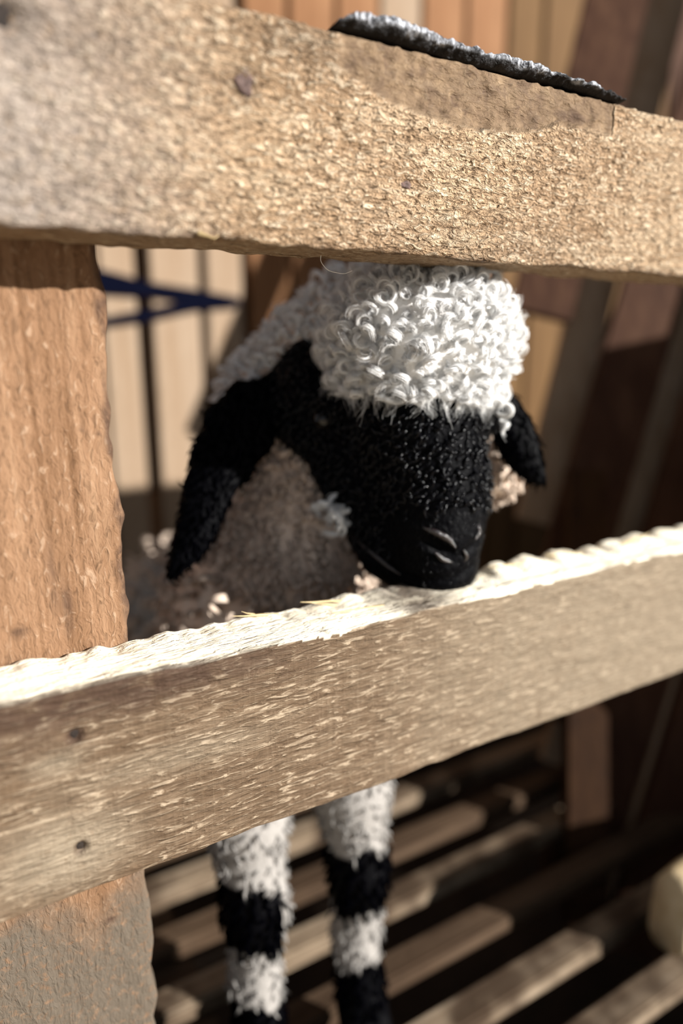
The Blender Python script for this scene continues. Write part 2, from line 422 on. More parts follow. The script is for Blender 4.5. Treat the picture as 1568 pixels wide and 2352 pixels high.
c = on_y(60, 440, RY0); tint[:, 0] = np.maximum(tint[:, 0], 0.28 * blob(X, Z, c, 0.045, 0.024, 0.9))
c = on_y(90, 60, RY0); tint[:, 0] = np.maximum(tint[:, 0], 0.3 * blob(X, Z, c, 0.06, 0.02, 0.9))
c = on_y(720, 100, RY0); tint[:, 0] = np.maximum(tint[:, 0], 0.45 * blob(X, Z, c, 0.035, 0.012, 0.9))
c = on_y(560, 188, RY0); tint[:, 0] = np.maximum(tint[:, 0], 0.5 * blob(X, Z, c, 0.009, 0.008, 0.7))
c = on_y(1150, 560, RY0); tint[:, 0] = np.maximum(tint[:, 0], 0.3 * blob(X, Z, c, 0.07, 0.012, 0.9))
tint[:, 1] = np.clip(0.9 * (1 - sstep(0.0, 0.15, X)) * (Y < RY0 + 0.004), 0, 1)  # paler left end: cooler light painted into the colour
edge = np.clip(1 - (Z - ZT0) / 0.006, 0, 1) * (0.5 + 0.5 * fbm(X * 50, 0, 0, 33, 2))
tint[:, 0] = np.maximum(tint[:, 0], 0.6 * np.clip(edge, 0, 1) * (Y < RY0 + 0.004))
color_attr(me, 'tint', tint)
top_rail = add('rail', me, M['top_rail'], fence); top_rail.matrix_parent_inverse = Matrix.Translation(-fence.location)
tag(top_rail, 'upper rail, furry sawn face with a knot')

XT = [on_y(p, 1430, RY0 + RT)[0] for p in (300, 545, 600, 640, 690, 745, 800)]
def disp_low(X, Y, Z, NY, NZ):
    n1 = fbm(X * 22, Y * 60, Z * 60, 43, 3) * 0.0009
    n2 = fbm(X * 90, Y * 420, Z * 500, 49, 2) * 0.00035
    d = n1 + n2
    top = np.clip((Z - (HL - 0.006)) / 0.006, 0, 1)
    back = sstep(0.012, RT, Y)
    tear = fbm(X * 70, Y * 25, 1.0, 61, 3) * 0.0022 * back
    scal = np.abs(np.sin(X * 95 + 2.2 * fbm(X * 18, 0, 0, 5, 2))) * 0.0042 * sstep(0.3, 0.36, X) * back
    dip = 0.0022 * np.exp(-((X - XT[3]) / 0.012) ** 2) * back
    front_worn = 0.0022 * np.clip(1 - Y / 0.008, 0, 1) * np.clip(fbm(X * 30, 0.0, 4.0, 71, 3), 0, 1)
    dz = d * NZ + top * (tear + scal - 0.002 * (scal > 0) - dip - front_worn)
    dy = d * NY
    for px, py, r, dep in ((172, 1692, 0.0028, 0.004), (187, 1950, 0.0022, 0.006), (750, 1455, 0.0022, 0.002)):
        c = on_y(px, py, RY0)
        dy = dy + dep * np.exp(-(((X - c[0]) / r) ** 2 + ((Z + ZL0 - c[2]) / r) ** 2)) * (NY < 0)
    return 0 * X, dy, dz
V, Q = loft(xs_fine(-0.45, -0.02, 0.56, 1.25), RT, HL, 66, 24, 8, 0.0022, disp_low)
V[:, 1] += RY0; V[:, 2] += ZL0
me = mesh_np('rail', V, Q)
X, Y, Z = V.T
tint = np.zeros((len(V), 3)); front = (Y < RY0 + 0.004)
zz = (ZL1 - Z)
tint[:, 0] = 0.85 * (1 - sstep(0.006, 0.026, zz + 0.004 * fbm(X * 40, 0, 0, 8, 2))) * (1 - sstep(0.10, 0.20, X)) * front
for px, py, rx, rz, amt in ((60, 1690, 0.03, 0.014, 0.4), (172, 1692, 0.0045, 0.004, 1.0), (187, 1950, 0.003, 0.0035, 1.0), (940, 1395, 0.018, 0.004, 0.5), (600, 1560, 0.03, 0.006, 0.35), (750, 1455, 0.003, 0.0025, 0.9)):
    tint[:, 0] = np.maximum(tint[:, 0], amt * blob(X, Z, on_y(px, py, RY0), rx, rz, 0.8) * front)
c = on_y(150, 1960, RY0); tint[:, 1] = 0.7 * blob(X, Z, c, 0.028, 0.018, 0.8) * front
c = on_y(400, 1740, RY0); tint[:, 1] = np.maximum(tint[:, 1], 0.35 * blob(X, Z, c, 0.05, 0.008, 0.8) * front)
c = on_y(130, 1755, RY0); tint[:, 1] = np.maximum(tint[:, 1], 0.5 * blob(X, Z, c, 0.012, 0.006, 0.8) * front)
tint[:, 1] = np.maximum(tint[:, 1], 0.6 * sstep(0.17, 0.40, X + 0.03 * fbm(X * 60, 0, Z * 15, 77, 2)) * front)
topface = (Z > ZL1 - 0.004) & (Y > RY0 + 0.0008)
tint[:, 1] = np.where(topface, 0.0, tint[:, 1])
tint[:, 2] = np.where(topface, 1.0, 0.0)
c = on_y(930, 1385, RY0 + 0.03); g = np.exp(-(((X - c[0]) / 0.025) ** 2)) * topface * 0.85
tint[:, 0] = np.maximum(tint[:, 0], g)
tint[:, 2] = tint[:, 2] * (1 - 0.6 * g)
color_attr(me, 'tint', tint)
# the sawn top is paler timber: its own material slot
low_rail = add('rail', me, M['low_rail'], fence); low_rail.matrix_parent_inverse = Matrix.Translation(-fence.location)
tag(low_rail, 'lower rail with pale torn top edge and lime splashes')

def disp_post(X, Y, Z, NY, NZ):           # here X runs up the post, Y depth, Z across
    n1 = fbm(X * 12, Y * 60, Z * 30, 83, 3) * 0.0008
    n2 = fbm(X * 120, Y * 420, Z * 260, 89, 2) * 0.0004
    d = n1 + n2
    edge = np.exp(-((Z - 0.12) / 0.006) ** 2) * fbm(X * 45, Y * 30, 0.0, 93, 3) * 0.0018
    return 0 * X, d * NY, d * NZ + edge
PX = 0.0805
V, Q = loft(xs_fine(-0.30, 0.0, 0.72, 0.95, 0.0022), 0.026, 0.12, 54, 10, 6, 0.003, disp_post)
V = np.stack([PX - 0.12 + V[:, 2], RY0 + RT + 0.0006 + V[:, 1], V[:, 0]], 1)
Q = Q[:, ::-1]
me = mesh_np('post', V, Q)
X, Y, Z = V.T
tint = np.zeros((len(V), 3))
tint[:, 1] = 1.0 * (1 - sstep(0.26, 0.31, Z + 0.02 * fbm(X * 40, 0, Z * 40, 3, 2)))  # grey foot: dirt, darkened further to paint in the low shade
tint[:, 1] = np.maximum(tint[:, 1], 0.4 * (1 - sstep(0.0, 0.03, X)) * sstep(0.66, 0.45, Z) * np.clip(0.5 + fbm(X * 60, 0, Z * 30, 13, 2), 0, 1))
ed = sstep(PX - 0.0045, PX - 0.001, X + 0.0022 * fbm(Z * 60, 0, 0, 4, 3))
tint[:, 0] = 0.85 * ed * (Z > 0.3)
for px, py, rx, rz, amt in ((155, 1400, 0.0025, 0.014, 0.7), (45, 1455, 0.004, 0.003, 0.8), (120, 1330, 0.002, 0.02, 0.5), (190, 985, 0.0012, 0.0012, 0.9), (225, 995, 0.001, 0.0012, 0.9), (240, 870, 0.0015, 0.01, 0.6), (255, 2112, 0.003, 0.0018, 0.9)):
    tint[:, 0] = np.maximum(tint[:, 0], amt * blob(X, Z, on_y(px, py, RY0 + RT), rx, rz, 0.7))
color_attr(me, 'tint', tint)
post = add('post', me, M['post'], fence); post.matrix_parent_inverse = Matrix.Translation(-fence.location)
tag(post, 'orange upright post, grey dirt and painted shade at the foot')

# knot, nail holes and splinters: pieces of the rails
def disc(name, c, rx, rz, mat, parent, depth=0.0006, y=None, n=18):
    vs_, fs = [], []
    for k, (s, d) in enumerate(((1.0, 0.0), (0.72, -depth), (0.35, -depth * 0.2))):
        for i in range(n):
            t = 2 * math.pi * i / n; w = 1 + 0.16 * math.sin(3 * t + c[0] * 900) + 0.1 * math.sin(5 * t)
            vs_.append((c[0] + rx * s * w * math.cos(t), y + d, c[2] + rz * s * w * math.sin(t)))
    for k in range(2):
        for i in range(n): fs.append((k * n + i, k * n + (i + 1) % n, (k + 1) * n + (i + 1) % n, (k + 1) * n + i))
    me = bpy.data.meshes.new(name); me.from_pydata(vs_, [], fs + [tuple(range(2 * n, 3 * n))])
    for p in me.polygons: p.use_smooth = True
    o = add(name, me, mat, parent); o.matrix_parent_inverse = Matrix.Translation(-fence.location) if parent is fence else Matrix()
    return o
disc('knot', on_y(562, 187, RY0), 0.0043, 0.0052, M['knot'], top_rail, 0.0008, RY0 + 0.0004)
disc('knot', on_y(936, 423, RY0), 0.0036, 0.0018, M['knot'], top_rail, 0.0004, RY0 + 0.0014)
disc('nail_hole', on_y(173, 1692, RY0), 0.0018, 0.0026, M['hole'], low_rail, 0.0002, RY0 + 0.0022)
disc('nail_hole', on_y(187, 1950, RY0), 0.0017, 0.0024, M['hole'], low_rail, 0.0002, RY0 + 0.0030)
disc('nail_hole', on_y(4, 26, RY0), 0.0035, 0.0045, M['hole'], top_rail, 0.0002, RY0 + 0.003)
def splinter(pts, r, parent):
    pts = np.array(pts, float); n = 5
    vs_, fs = [], []
    for i, p in enumerate(pts):
        rr = r * (1 - 0.85 * i / (len(pts) - 1)) * (0.8 + 0.4 * random.random())
        t = pts[min(i + 1, len(pts) - 1)] - pts[max(i - 1, 0)]; t /= np.linalg.norm(t)
        a = np.cross(t, (0.1, 0.3, 1)); a /= np.linalg.norm(a); b = np.cross(t, a)
        for k in range(n):
            an = 2 * math.pi * k / n
            vs_.append(tuple(p + rr * (a * math.cos(an) + 0.5 * b * math.sin(an))))
    for i in range(len(pts) - 1):
        for k in range(n): fs.append((i * n + k, i * n + (k + 1) % n, (i + 1) * n + (k + 1) % n, (i + 1) * n + k))
    fs.append(tuple(range(n))); fs.append(tuple(range((len(pts) - 1) * n, len(pts) * n)))
    me = bpy.data.meshes.new('splinter'); me.from_pydata(vs_, [], fs)
    return add('splinter', me, M['splinter'], parent)
for a, b_, yy, lift, r in (((800, 1408), (690, 1412), RY0 + 0.038, 0.004, 0.0022), ((770, 1416), (715, 1422), RY0 + 0.036, 0.003, 0.0016), ((640, 1432), (535, 1437), RY0 + 0.04, 0.003, 0.0022), ((600, 1440), (555, 1430), RY0 + 0.042, 0.004, 0.0015),
                          ((880, 1392), (760, 1418), RY0 + 0.02, 0.001, 0.002), ((1230, 1300), (1120, 1330), RY0 + 0.035, 0.003, 0.003), ((1330, 1290), (1250, 1300), RY0 + 0.035, 0.003, 0.003), ((1420, 1262), (1490, 1252), RY0 + 0.035, 0.003, 0.0035)):
    p, q = on_y(*a, yy), on_y(*b_, yy); p[2] = ZL1 - 0.001; q[2] = ZL1 + 0.001
    m1 = p * 0.6 + q * 0.4 + (0, 0, lift * 0.5); m2 = p * 0.25 + q * 0.75 + (0, 0, lift * 0.7)
    splinter([p, m1, m2, q + (0, 0, lift)], r, low_rail)
p = on_y(455, 535, RY0); splinter([p, p + (0.004, -0.001, -0.001), p + (0.007, -0.0015, -0.002), p + (0.009, -0.002, -0.0005)], 0.0018, top_rail)

# ------------------------------------------------------------------ black strip lying on the upper rail
b0, b1 = on_y(768, 60, RY0)[0], on_y(1428, 225, RY0)[0]
xs = np.arange(0, b1 - b0, 0.0008)
def disp_strip(X, Y, Z, NY, NZ):
    L = b1 - b0; u = X / L
    hgt = np.interp(u, [0, 0.03, 0.12, 0.3, 0.6, 0.75, 0.97, 1.0], [0.15, 0.85, 1.15, 1.05, 0.95, 0.6, 0.5, 0.25])
    lump = fbm(X * 230, Y * 230, Z * 230, 101, 3) * 0.0014
    dz = Z * (hgt - 1) + lump * NZ * (Z > 0.002) + 0.0008 * np.sin(X * 55)
    edge = fbm(X * 70, 0.0, 9.0, 111, 3) * 0.0016
    dy = lump * NY + edge * np.clip(1 - Y / 0.02, 0, 1) + 0.0045 * np.clip(1 - Z / 0.0035, 0, 1) * (Y < 0.02)
    return 0 * X, dy, dz
V, Q = loft(xs, 0.036, 0.0068, 14, 30, 6, 0.002, disp_strip)
lit_edge = sstep(0.0022, 0.0042, V[:, 2] + 0.0012 * fbm(V[:, 0] * 120, V[:, 1] * 120, 0, 7, 2))[:, None] * np.ones((1, 3))  # lit upper edge and black undercut shadow painted in by height
V[:, 0] += b0; V[:, 1] += RY0 - 0.0045; V[:, 2] += ZT1 + 0.0012
strip = add('bark_strip', mesh_np('bark_strip', V, Q), M['char'])
color_attr(strip.data, 'lit_edge', lit_edge)
tag(strip, 'black crumbling strip lying along the top of the upper rail', 'strip')

# ------------------------------------------------------------------ things in the background
rack = empty('slanted_partition', tuple(on_z(1392, 2130))); tag(rack, 'dark slanted slat partition standing at the right of the pen', 'partition')
def slanted(name, pts, w_top, w_bot, mat, thick=0.02):
    """board between two seen points at true depth; width across the view axis of the pen"""
    (x0, y0_, d0), (x1, y1_, d1) = pts
    a, b = P(x0, y0_, d0), P(x1, y1_, d1)
    t = (b - a); L = np.linalg.norm(t); t /= L
    w = VR - t * (VR @ t); w /= np.linalg.norm(w); n = np.cross(t, w)
    me = bpy.data.meshes.new(name); vs_ = []
    for c, ww in ((a, w_top), (b, w_bot)):
        for sx, sn in ((-1, 0), (1, 0), (1, 1), (-1, 1)): vs_.append(tuple(c + w * sx * ww / 2 - n * (0) + np.array(VF) * sn * thick))
    me.from_pydata(vs_, [], [(0, 1, 2, 3), (7, 6, 5, 4), (0, 4, 5, 1), (1, 5, 6, 2), (2, 6, 7, 3), (3, 7, 4, 0)])
    o = add(name, me, mat, rack); o.matrix_parent_inverse = Matrix.Translation(-rack.location); return o
def slant(x, y, ya, yb, slope, d, w, mat):
    slanted('slat', ((x - slope * (ya - y), ya, d + 0.03), (x - slope * (yb - y), yb, d - 0.03)), w, w * 0.94, mat)
slant(1405, 50, -140, 720, 0.24, 1.03, 0.092, M['plank_dark'])
slant(1510, 641, -140, 1640, 0.29, 1.00, 0.090, M['plank_dark'])
slant(1450, 1630, -140, 2060, 0.30, 0.97, 0.105, M['plank_dark'])
slant(1640, 1630, 300, 2200, 0.30, 0.94, 0.10, M['plank_dark'])
slant(1478, 220, -140, 1200, 0.25, 1.06, 0.062, M['plank'])
slant(1485, 1104, -140, 1760, 0.30, 1.03, 0.060, M['plank'])
slant(1515, 1740, 300, 2170, 0.31, 0.96, 0.030, M['plank'])
st = slanted('upright', ((1352, 1080, 0.93), (1352, 2140, 0.86)), 0.050, 0.050, M['upright'], 0.03)

# navy strap pulled round the planks
def prism(name, outline, d, thick, mat):
    n = len(outline)
    vs_ = [tuple(on_y(x, y, d)) for x, y in outline] + [tuple(on_y(x, y, d) + np.array([0, thick, 0])) for x, y in outline]
    me = bpy.data.meshes.new(name)
    me.from_pydata(vs_, [], [tuple(range(n))[::-1], tuple(range(n, 2 * n))] + [(i, (i + 1) % n, n + (i + 1) % n, n + i) for i in range(n)])
    return add(name, me, mat)
strap = prism('webbing_strap', [(90, 600), (240, 620), (345, 648), (450, 664), (545, 682), (556, 694), (545, 706), (450, 714), (345, 738), (240, 752), (90, 775), (90, 748), (240, 728), (345, 708), (418, 692), (345, 682), (240, 676), (90, 668)], WALL_Y - 0.0075, 0.0072, M['strap'])
tag(strap, 'dark navy strap pulled to a point across the back wall planks', 'strap')

beam = empty('sawn_beam')
p = on_z(1566, 2215)
beam.location = tuple(p); tag(beam, 'pale sawn beam end on the floor at the lower right', 'beam')
V, Q = loft(np.linspace(0, 0.5, 40), 0.04, 0.085, 10, 10, 8, 0.015, lambda X, Y, Z, NY, NZ: (0 * X, 0.002 * fbm(X * 30, Y * 30, Z * 30, 5, 2), 0.002 * fbm(X * 30, Y * 30, Z * 30, 6, 2)))
add('beam_end', mesh_np('beam_end', V, Q), M['beam'], beam)

# ------------------------------------------------------------------ the lamb
PR = []   # primitives: (label, sdf function)
def sd_ell(c, R, r):
    R = np.asarray(R); c = np.asarray(c); r = np.asarray(r, float)
    def f(p):
        q = (p - c) @ R.T
        k0 = np.linalg.norm(q / r, axis=-1); k1 = np.linalg.norm(q / (r * r), axis=-1)
        return k0 * (k0 - 1) / np.maximum(k1, 1e-6)
    return f, c, r.max()
def sd_cone(a, b, ra, rb):
    a, b = np.asarray(a), np.asarray(b); ba = b - a; l2 = ba @ ba
    def f(p):
        h = np.clip(((p - a) @ ba) / l2, 0, 1)
        return np.linalg.norm(p - a - h[..., None] * ba, axis=-1) - (ra + (rb - ra) * h)
    return f, (a + b) / 2, math.sqrt(l2) / 2 + max(ra, rb)
HEADR = np.stack([VR, VU, -VF])
def ell(label, x, y, d, rr, k=0.012, rot=0.0):
    ca, sa = math.cos(rot), math.sin(rot)
    R = np.stack([VR * ca + VU * sa, -VR * sa + VU * ca, -VF])
    PR.append((label, k, *sd_ell(P(x, y, d), R, rr)))
def cone(label, a, b, ra, rb, k=0.012):
    PR.append((label, k, *sd_cone(P(*a), P(*b), ra, rb)))
def wcone(label, a, b, ra, rb, k=0.015):
    PR.append((label, k, *sd_cone(a, b, ra, rb)))
I3 = np.eye(3)
def well(label, c, r, k=0.03): PR.append((label, k, *sd_ell(c, I3, r)))
W, B, NK, BD, LG, EAR, HOOF, MZ = 0, 1, 2, 3, 4, 5, 6, 7
# trunk and neck
well(BD, (0.285, 0.66, 0.305), (0.083, 0.185, 0.098))
well(BD, (0.222, 0.520, 0.345), (0.076, 0.08, 0.105))
cone(NK, (850, 760, 0.535), (655, 930, 0.575), 0.046, 0.048, 0.02)
cone(NK, (800, 900, 0.555), (680, 1260, 0.575), 0.05, 0.066, 0.03)
# head
ell(W, 962, 788, 0.468, (0.0570, 0.050, 0.052), 0.012)
cone(B, (945, 930, 0.482), (995, 1110, 0.480), 0.047, 0.037, 0.012)
ell(MZ, 1000, 1210, 0.478, (0.0325, 0.040, 0.033), 0.014)
ell(MZ, 1000, 1310, 0.480, (0.028, 0.0190, 0.026), 0.010)
cone(B, (805, 1010, 0.520), (905, 1235, 0.497), 0.037, 0.0265, 0.012)
cone(MZ, (890, 1265, 0.494), (985, 1338, 0.486), 0.021, 0.0165, 0.006)
ell(B, 735, 925, 0.523, (0.034, 0.046, 0.040), 0.012)
ell(B, 785, 935, 0.480, (0.019, 0.012, 0.014), 0.010)
ell(B, 1112, 950, 0.485, (0.015, 0.012, 0.014), 0.010)
ell(NK, 1135, 1080, 0.545, (0.017, 0.022, 0.02), 0.01)
# ears
def ear(pts, t):
    for i, (x, y, d, w) in enumerate(pts):
        j0, j1 = max(i - 1, 0), min(i + 1, len(pts) - 1)
        dx, dy = pts[j1][0] - pts[j0][0], pts[j1][1] - pts[j0][1]
        rot = math.atan2(dx, dy)            # across-axis
        sc = d / F
        ell(EAR, x, y, d, (w * sc, 66 * sc, t), 0.007, rot)
ear([(610, 905, 0.515, 40), (572, 935, 0.506, 76), (545, 990, 0.500, 92), (508, 1055, 0.494, 84), (478, 1125, 0.489, 62), (460, 1190, 0.486, 50), (440, 1240, 0.484, 42), (418, 1278, 0.483, 22)], 0.0055)
ear([(1130, 900, 0.503, 30), (1162, 955, 0.506, 46), (1185, 1010, 0.508, 50), (1200, 1046, 0.508, 38), (1214, 1066, 0.508, 20)], 0.005)
# legs
def leg(x, y, dx=0.0):
    wcone(LG, (x, y + 0.05, 0.32), (x, y + 0.012, 0.245), 0.042, 0.031, 0.02)
    wcone(LG, (x, y + 0.012, 0.245), (x, y, 0.17), 0.029, 0.0235, 0.012)
    wcone(LG, (x, y, 0.17), (x, y + 0.004, 0.10), 0.0235, 0.0185, 0.012)
    wcone(LG, (x, y + 0.004, 0.10), (x, y - 0.004, 0.05), 0.0185, 0.021, 0.01)
    wcone(HOOF, (x - 0.009, y - 0.004, 0.045), (x - 0.010, y - 0.018, 0.014), 0.014, 0.0138, 0.003)
    wcone(HOOF, (x + 0.009, y - 0.004, 0.045), (x + 0.010, y - 0.018, 0.014), 0.014, 0.0138, 0.003)
LEGS = ((0.176, 0.4335), (0.266, 0.424))
for lx, ly in LEGS: leg(lx, ly)
for lx in (0.235, 0.335):
    wcone(LG, (lx, 0.78, 0.30), (lx, 0.72, 0.21), 0.070, 0.042, 0.02)
    wcone(LG, (lx, 0.72, 0.21), (lx, 0.82, 0.145), 0.036, 0.021, 0.012)
    wcone(LG, (lx, 0.82, 0.145), (lx, 0.795, 0.05), 0.020, 0.018, 0.01)
    wcone(HOOF, (lx - 0.009, 0.792, 0.04), (lx - 0.010, 0.778, 0.0135), 0.013, 0.0133, 0.003)
    wcone(HOOF, (lx + 0.009, 0.792, 0.04), (lx + 0.010, 0.778, 0.0135), 0.013, 0.0133, 0.003)
wcone(BD, (0.29, 0.83, 0.34), (0.29, 0.87, 0.20), 0.022, 0.014, 0.012)
# finding the skin along a line of sight, to seat the nostrils, lips and eye on it
def skin(x, y, d0=0.40, d1=0.56):
    dd = np.arange(d0, d1, 0.0005); pts = CAM + ray(x, y)[None] * (dd[:, None] / F); D_ = np.full(len(dd), 1.0)
    for lab, k, f, c, r in PR:
        v = f(pts); h = np.clip(0.5 + 0.5 * (D_ - v) / k, 0, 1); D_ = D_ * (1 - h) + v * h - k * h * (1 - h)
    hit = np.nonzero(D_ < 0)[0]
    return dd[hit[0]] if len(hit) else 0.5
def on_skin(x, y, sink=0.0): return P(x, y, skin(x, y) + sink)
CUT = []
def groove(pix, r, k=0.003, sink=0.0):
    for a, b in zip(pix[:-1], pix[1:]): CUT.append((k, *sd_cone(on_skin(*a, sink), on_skin(*b, sink), r, r)))
groove([(985, 1240), (1010, 1262), (1035, 1270)], 0.0036, sink=0.001)
groove([(1096, 1240), (1086, 1258), (1070, 1268)], 0.0028, sink=0.001)
groove([(1052, 1275), (1050, 1318)], 0.0012, 0.002)
groove([(815, 1236), (860, 1282), (915, 1318), (985, 1335), (1050, 1326), (1085, 1300)], 0.0019, 0.003)

def axis_grid(a, b, c, d, fine, coarse):
    return np.concatenate([np.arange(a, b, coarse), np.arange(b, c, fine), np.arange(c, d + coarse, coarse)])
gx = np.arange(0.085, 0.405, 0.0026)
gy = axis_grid(0.33, 0.33, 0.475, 0.92, 0.0022, 0.007)
gz = axis_grid(-0.008, 0.40, 0.68, 0.69, 0.0022, 0.0045)
GX, GY, GZ = np.meshgrid(gx, gy, gz, indexing='ij')
D = np.full(GX.shape, 1.0, np.float32)
def sub(lo, hi):
    s = []
    for g, a, b in ((gx, lo[0], hi[0]), (gy, lo[1], hi[1]), (gz, lo[2], hi[2])):
        s.append(slice(max(np.searchsorted(g, a) - 1, 0), min(np.searchsorted(g, b) + 1, len(g))))
    return tuple(s)
for lab, k, f, c, r in PR:
    s = sub(c - r - 0.035, c + r + 0.035)
    pts = np.stack([GX[s], GY[s], GZ[s]], -1)
    if pts.size == 0: continue
    v = f(pts).astype(np.float32); d0 = D[s]
    h = np.clip(0.5 + 0.5 * (d0 - v) / k, 0, 1)
    D[s] = d0 * (1 - h) + v * h - k * h * (1 - h)
for k, f, c, r in CUT:
    s = sub(c - r - 0.02, c + r + 0.02)
    v = -f(np.stack([GX[s], GY[s], GZ[s]], -1)).astype(np.float32); d0 = D[s]
    h = np.clip(0.5 - 0.5 * (d0 - v) / k, 0, 1)
    D[s] = d0 * (1 - h) + v * h + k * h * (1 - h)
del GX, GY, GZ

def surface_nets(D, gx, gy, gz):
    nx, ny, nz = D.shape
    ins = D < 0
    cnt = np.zeros((nx - 1, ny - 1, nz - 1), np.int8)
    for a in (0, 1):
        for b in (0, 1):
            for c in (0, 1): cnt += ins[a:nx - 1 + a, b:ny - 1 + b, c:nz - 1 + c]
    act = (cnt > 0) & (cnt < 8)
    idx = np.full(act.shape, -1, np.int64); I, J, K = np.nonzero(act); idx[I, J, K] = np.arange(len(I))
    acc = np.zeros((len(I), 3)); wt = np.zeros(len(I))
    corners = [(a, b, c) for a in (0, 1) for b in (0, 1) for c in (0, 1)]
    for u in corners:
        for ax in range(3):
            if u[ax]: continue
            w = list(u); w[ax] = 1
            d0 = D[I + u[0], J + u[1], K + u[2]].astype(float); d1 = D[I + w[0], J + w[1], K + w[2]].astype(float)
            m = (d0 < 0) != (d1 < 0)
            t = np.where(m, d0 / np.where(m, d0 - d1, 1), 0)
            p0 = np.stack([gx[I + u[0]], gy[J + u[1]], gz[K + u[2]]], -1); p1 = np.stack([gx[I + w[0]], gy[J + w[1]], gz[K + w[2]]], -1)
            acc += np.where(m[:, None], p0 + (p1 - p0) * t[:, None], 0); wt += m
    V = acc / wt[:, None]
    faces = []
    for ax in range(3):
        o1, o2 = [(1, 2), (2, 0), (0, 1)][ax]
        sl0 = [slice(None)] * 3; sl1 = [slice(None)] * 3; sl0[ax] = slice(0, -1); sl1[ax] = slice(1, None)
        ch = ins[tuple(sl0)] != ins[tuple(sl1)]
        ijk = list(np.nonzero(ch))
        ok = (ijk[o1] > 0) & (ijk[o2] > 0) & (ijk[o1] < D.shape[o1] - 1) & (ijk[o2] < D.shape[o2] - 1)
        ijk = [v[ok] for v in ijk]
        def cell(a, b):
            q = [v.copy() for v in ijk]; q[o1] = q[o1] - a; q[o2] = q[o2] - b; return idx[q[0], q[1], q[2]]
        q = np.stack([cell(1, 1), cell(0, 1), cell(0, 0), cell(1, 0)], -1)
        flip = ~ins[ijk[0], ijk[1], ijk[2]]
        q[flip] = q[flip][:, ::-1]
        faces.append(q)
    return V, np.vstack(faces)
LV, LF = surface_nets(D, gx, gy, gz)
del D
def vertex_normals(V, Fq):
    a, b, c, d = [V[Fq[:, i]] for i in range(4)]
    n = np.cross(c - a, d - b); N = np.zeros_like(V)
    for i in range(4): np.add.at(N, Fq[:, i], n)
    return N / np.maximum(np.linalg.norm(N, axis=1, keepdims=True), 1e-12)
# relax once so grid steps vanish
def relax(V, Fq, n, lam=0.5):
    for _ in range(n):
        S_ = np.zeros_like(V); c = np.zeros(len(V))
        for i in range(4):
            for j in (1, 3):
                np.add.at(S_, Fq[:, i], V[Fq[:, (i + j) % 4]]); np.add.at(c, Fq[:, i], 1)
        V = V + lam * (S_ / c[:, None] - V)
    return V
LV = relax(LV, LF, 3)
LN = vertex_normals(LV, LF)
best = np.full(len(LV), 9.0); LAB = np.zeros(len(LV), int)
for lab, k, f, c, r in PR:
    v = f(LV); m = v < best; best[m] = v[m]; LAB[m] = lab
# coat colours: black face, ears, knee patches and feet; white wool elsewhere, shade painted into neck, trunk and legs
black = np.isin(LAB, (B, EAR, MZ))
for i, (lx, ly) in enumerate(LEGS):
    near = (np.abs(LV[:, 0] - lx) < 0.045) & (LV[:, 1] < 0.52) & (LV[:, 2] < 0.3)
    z = LV[:, 2] + 0.006 * fbm(LV[:, 0] * 60, LV[:, 1] * 60, 0, 3, 2)
    knee = (z > 0.140) & (z < 0.200)
    if i == 0: knee &= (LV[:, 0] - lx) < 0.014
    black |= near & (knee | (z < 0.086))
black |= (LV[:, 1] > 0.6) & (LV[:, 2] < 0.12)
legm = (LAB == LG)
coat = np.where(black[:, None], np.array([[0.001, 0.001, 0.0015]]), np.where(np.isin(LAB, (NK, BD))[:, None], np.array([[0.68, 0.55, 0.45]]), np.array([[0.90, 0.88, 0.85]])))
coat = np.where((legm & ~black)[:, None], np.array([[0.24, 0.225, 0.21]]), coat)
me = mesh_np('lamb', LV, LF)
color_attr(me, 'coat', coat)
lamb = add('lamb', me, M['coat'])
tag(lamb, 'white woolly lamb with black face and drooping black ears behind the fence', 'lamb')

# ---- wool and hair: curling locks rooted on the skin
def tube_geo(pts, rad, sides):
    """pts (N,K,3), rad (N,K) -> tube vertices and quads"""
    N, K, _ = pts.shape
    t = np.gradient(pts, axis=1); t /= np.maximum(np.linalg.norm(t, axis=2, keepdims=True), 1e-9)
    ref = rng.normal(size=(N, 1, 3)); a = np.cross(t, ref); a /= np.maximum(np.linalg.norm(a, axis=2, keepdims=True), 1e-9); b = np.cross(t, a)
    r = rad[..., None]
    V = np.stack([pts + r * (a * math.cos(2 * math.pi * q / sides) + b * math.sin(2 * math.pi * q / sides)) for q in range(sides)], 2).reshape(-1, 3)
    n, k, s = np.meshgrid(np.arange(N), np.arange(K - 1), np.arange(sides), indexing='ij')
    base = n * K * sides; s2 = (s + 1) % sides
    return V, np.stack([base + k * sides + s, base + k * sides + s2, base + (k + 1) * sides + s2, base + (k + 1) * sides + s], -1).reshape(-1, 4)
def stuff(name, geos, mat, parent, label=None):
    off = 0; VV, FF = [], []
    for V, Fq in geos: VV.append(V); FF.append(Fq + off); off += len(V)
    o = add(name, mesh_np(name, np.vstack(VV), np.vstack(FF)), mat, parent); o["kind"] = "stuff"
    if label: o["label"] = label
    return o
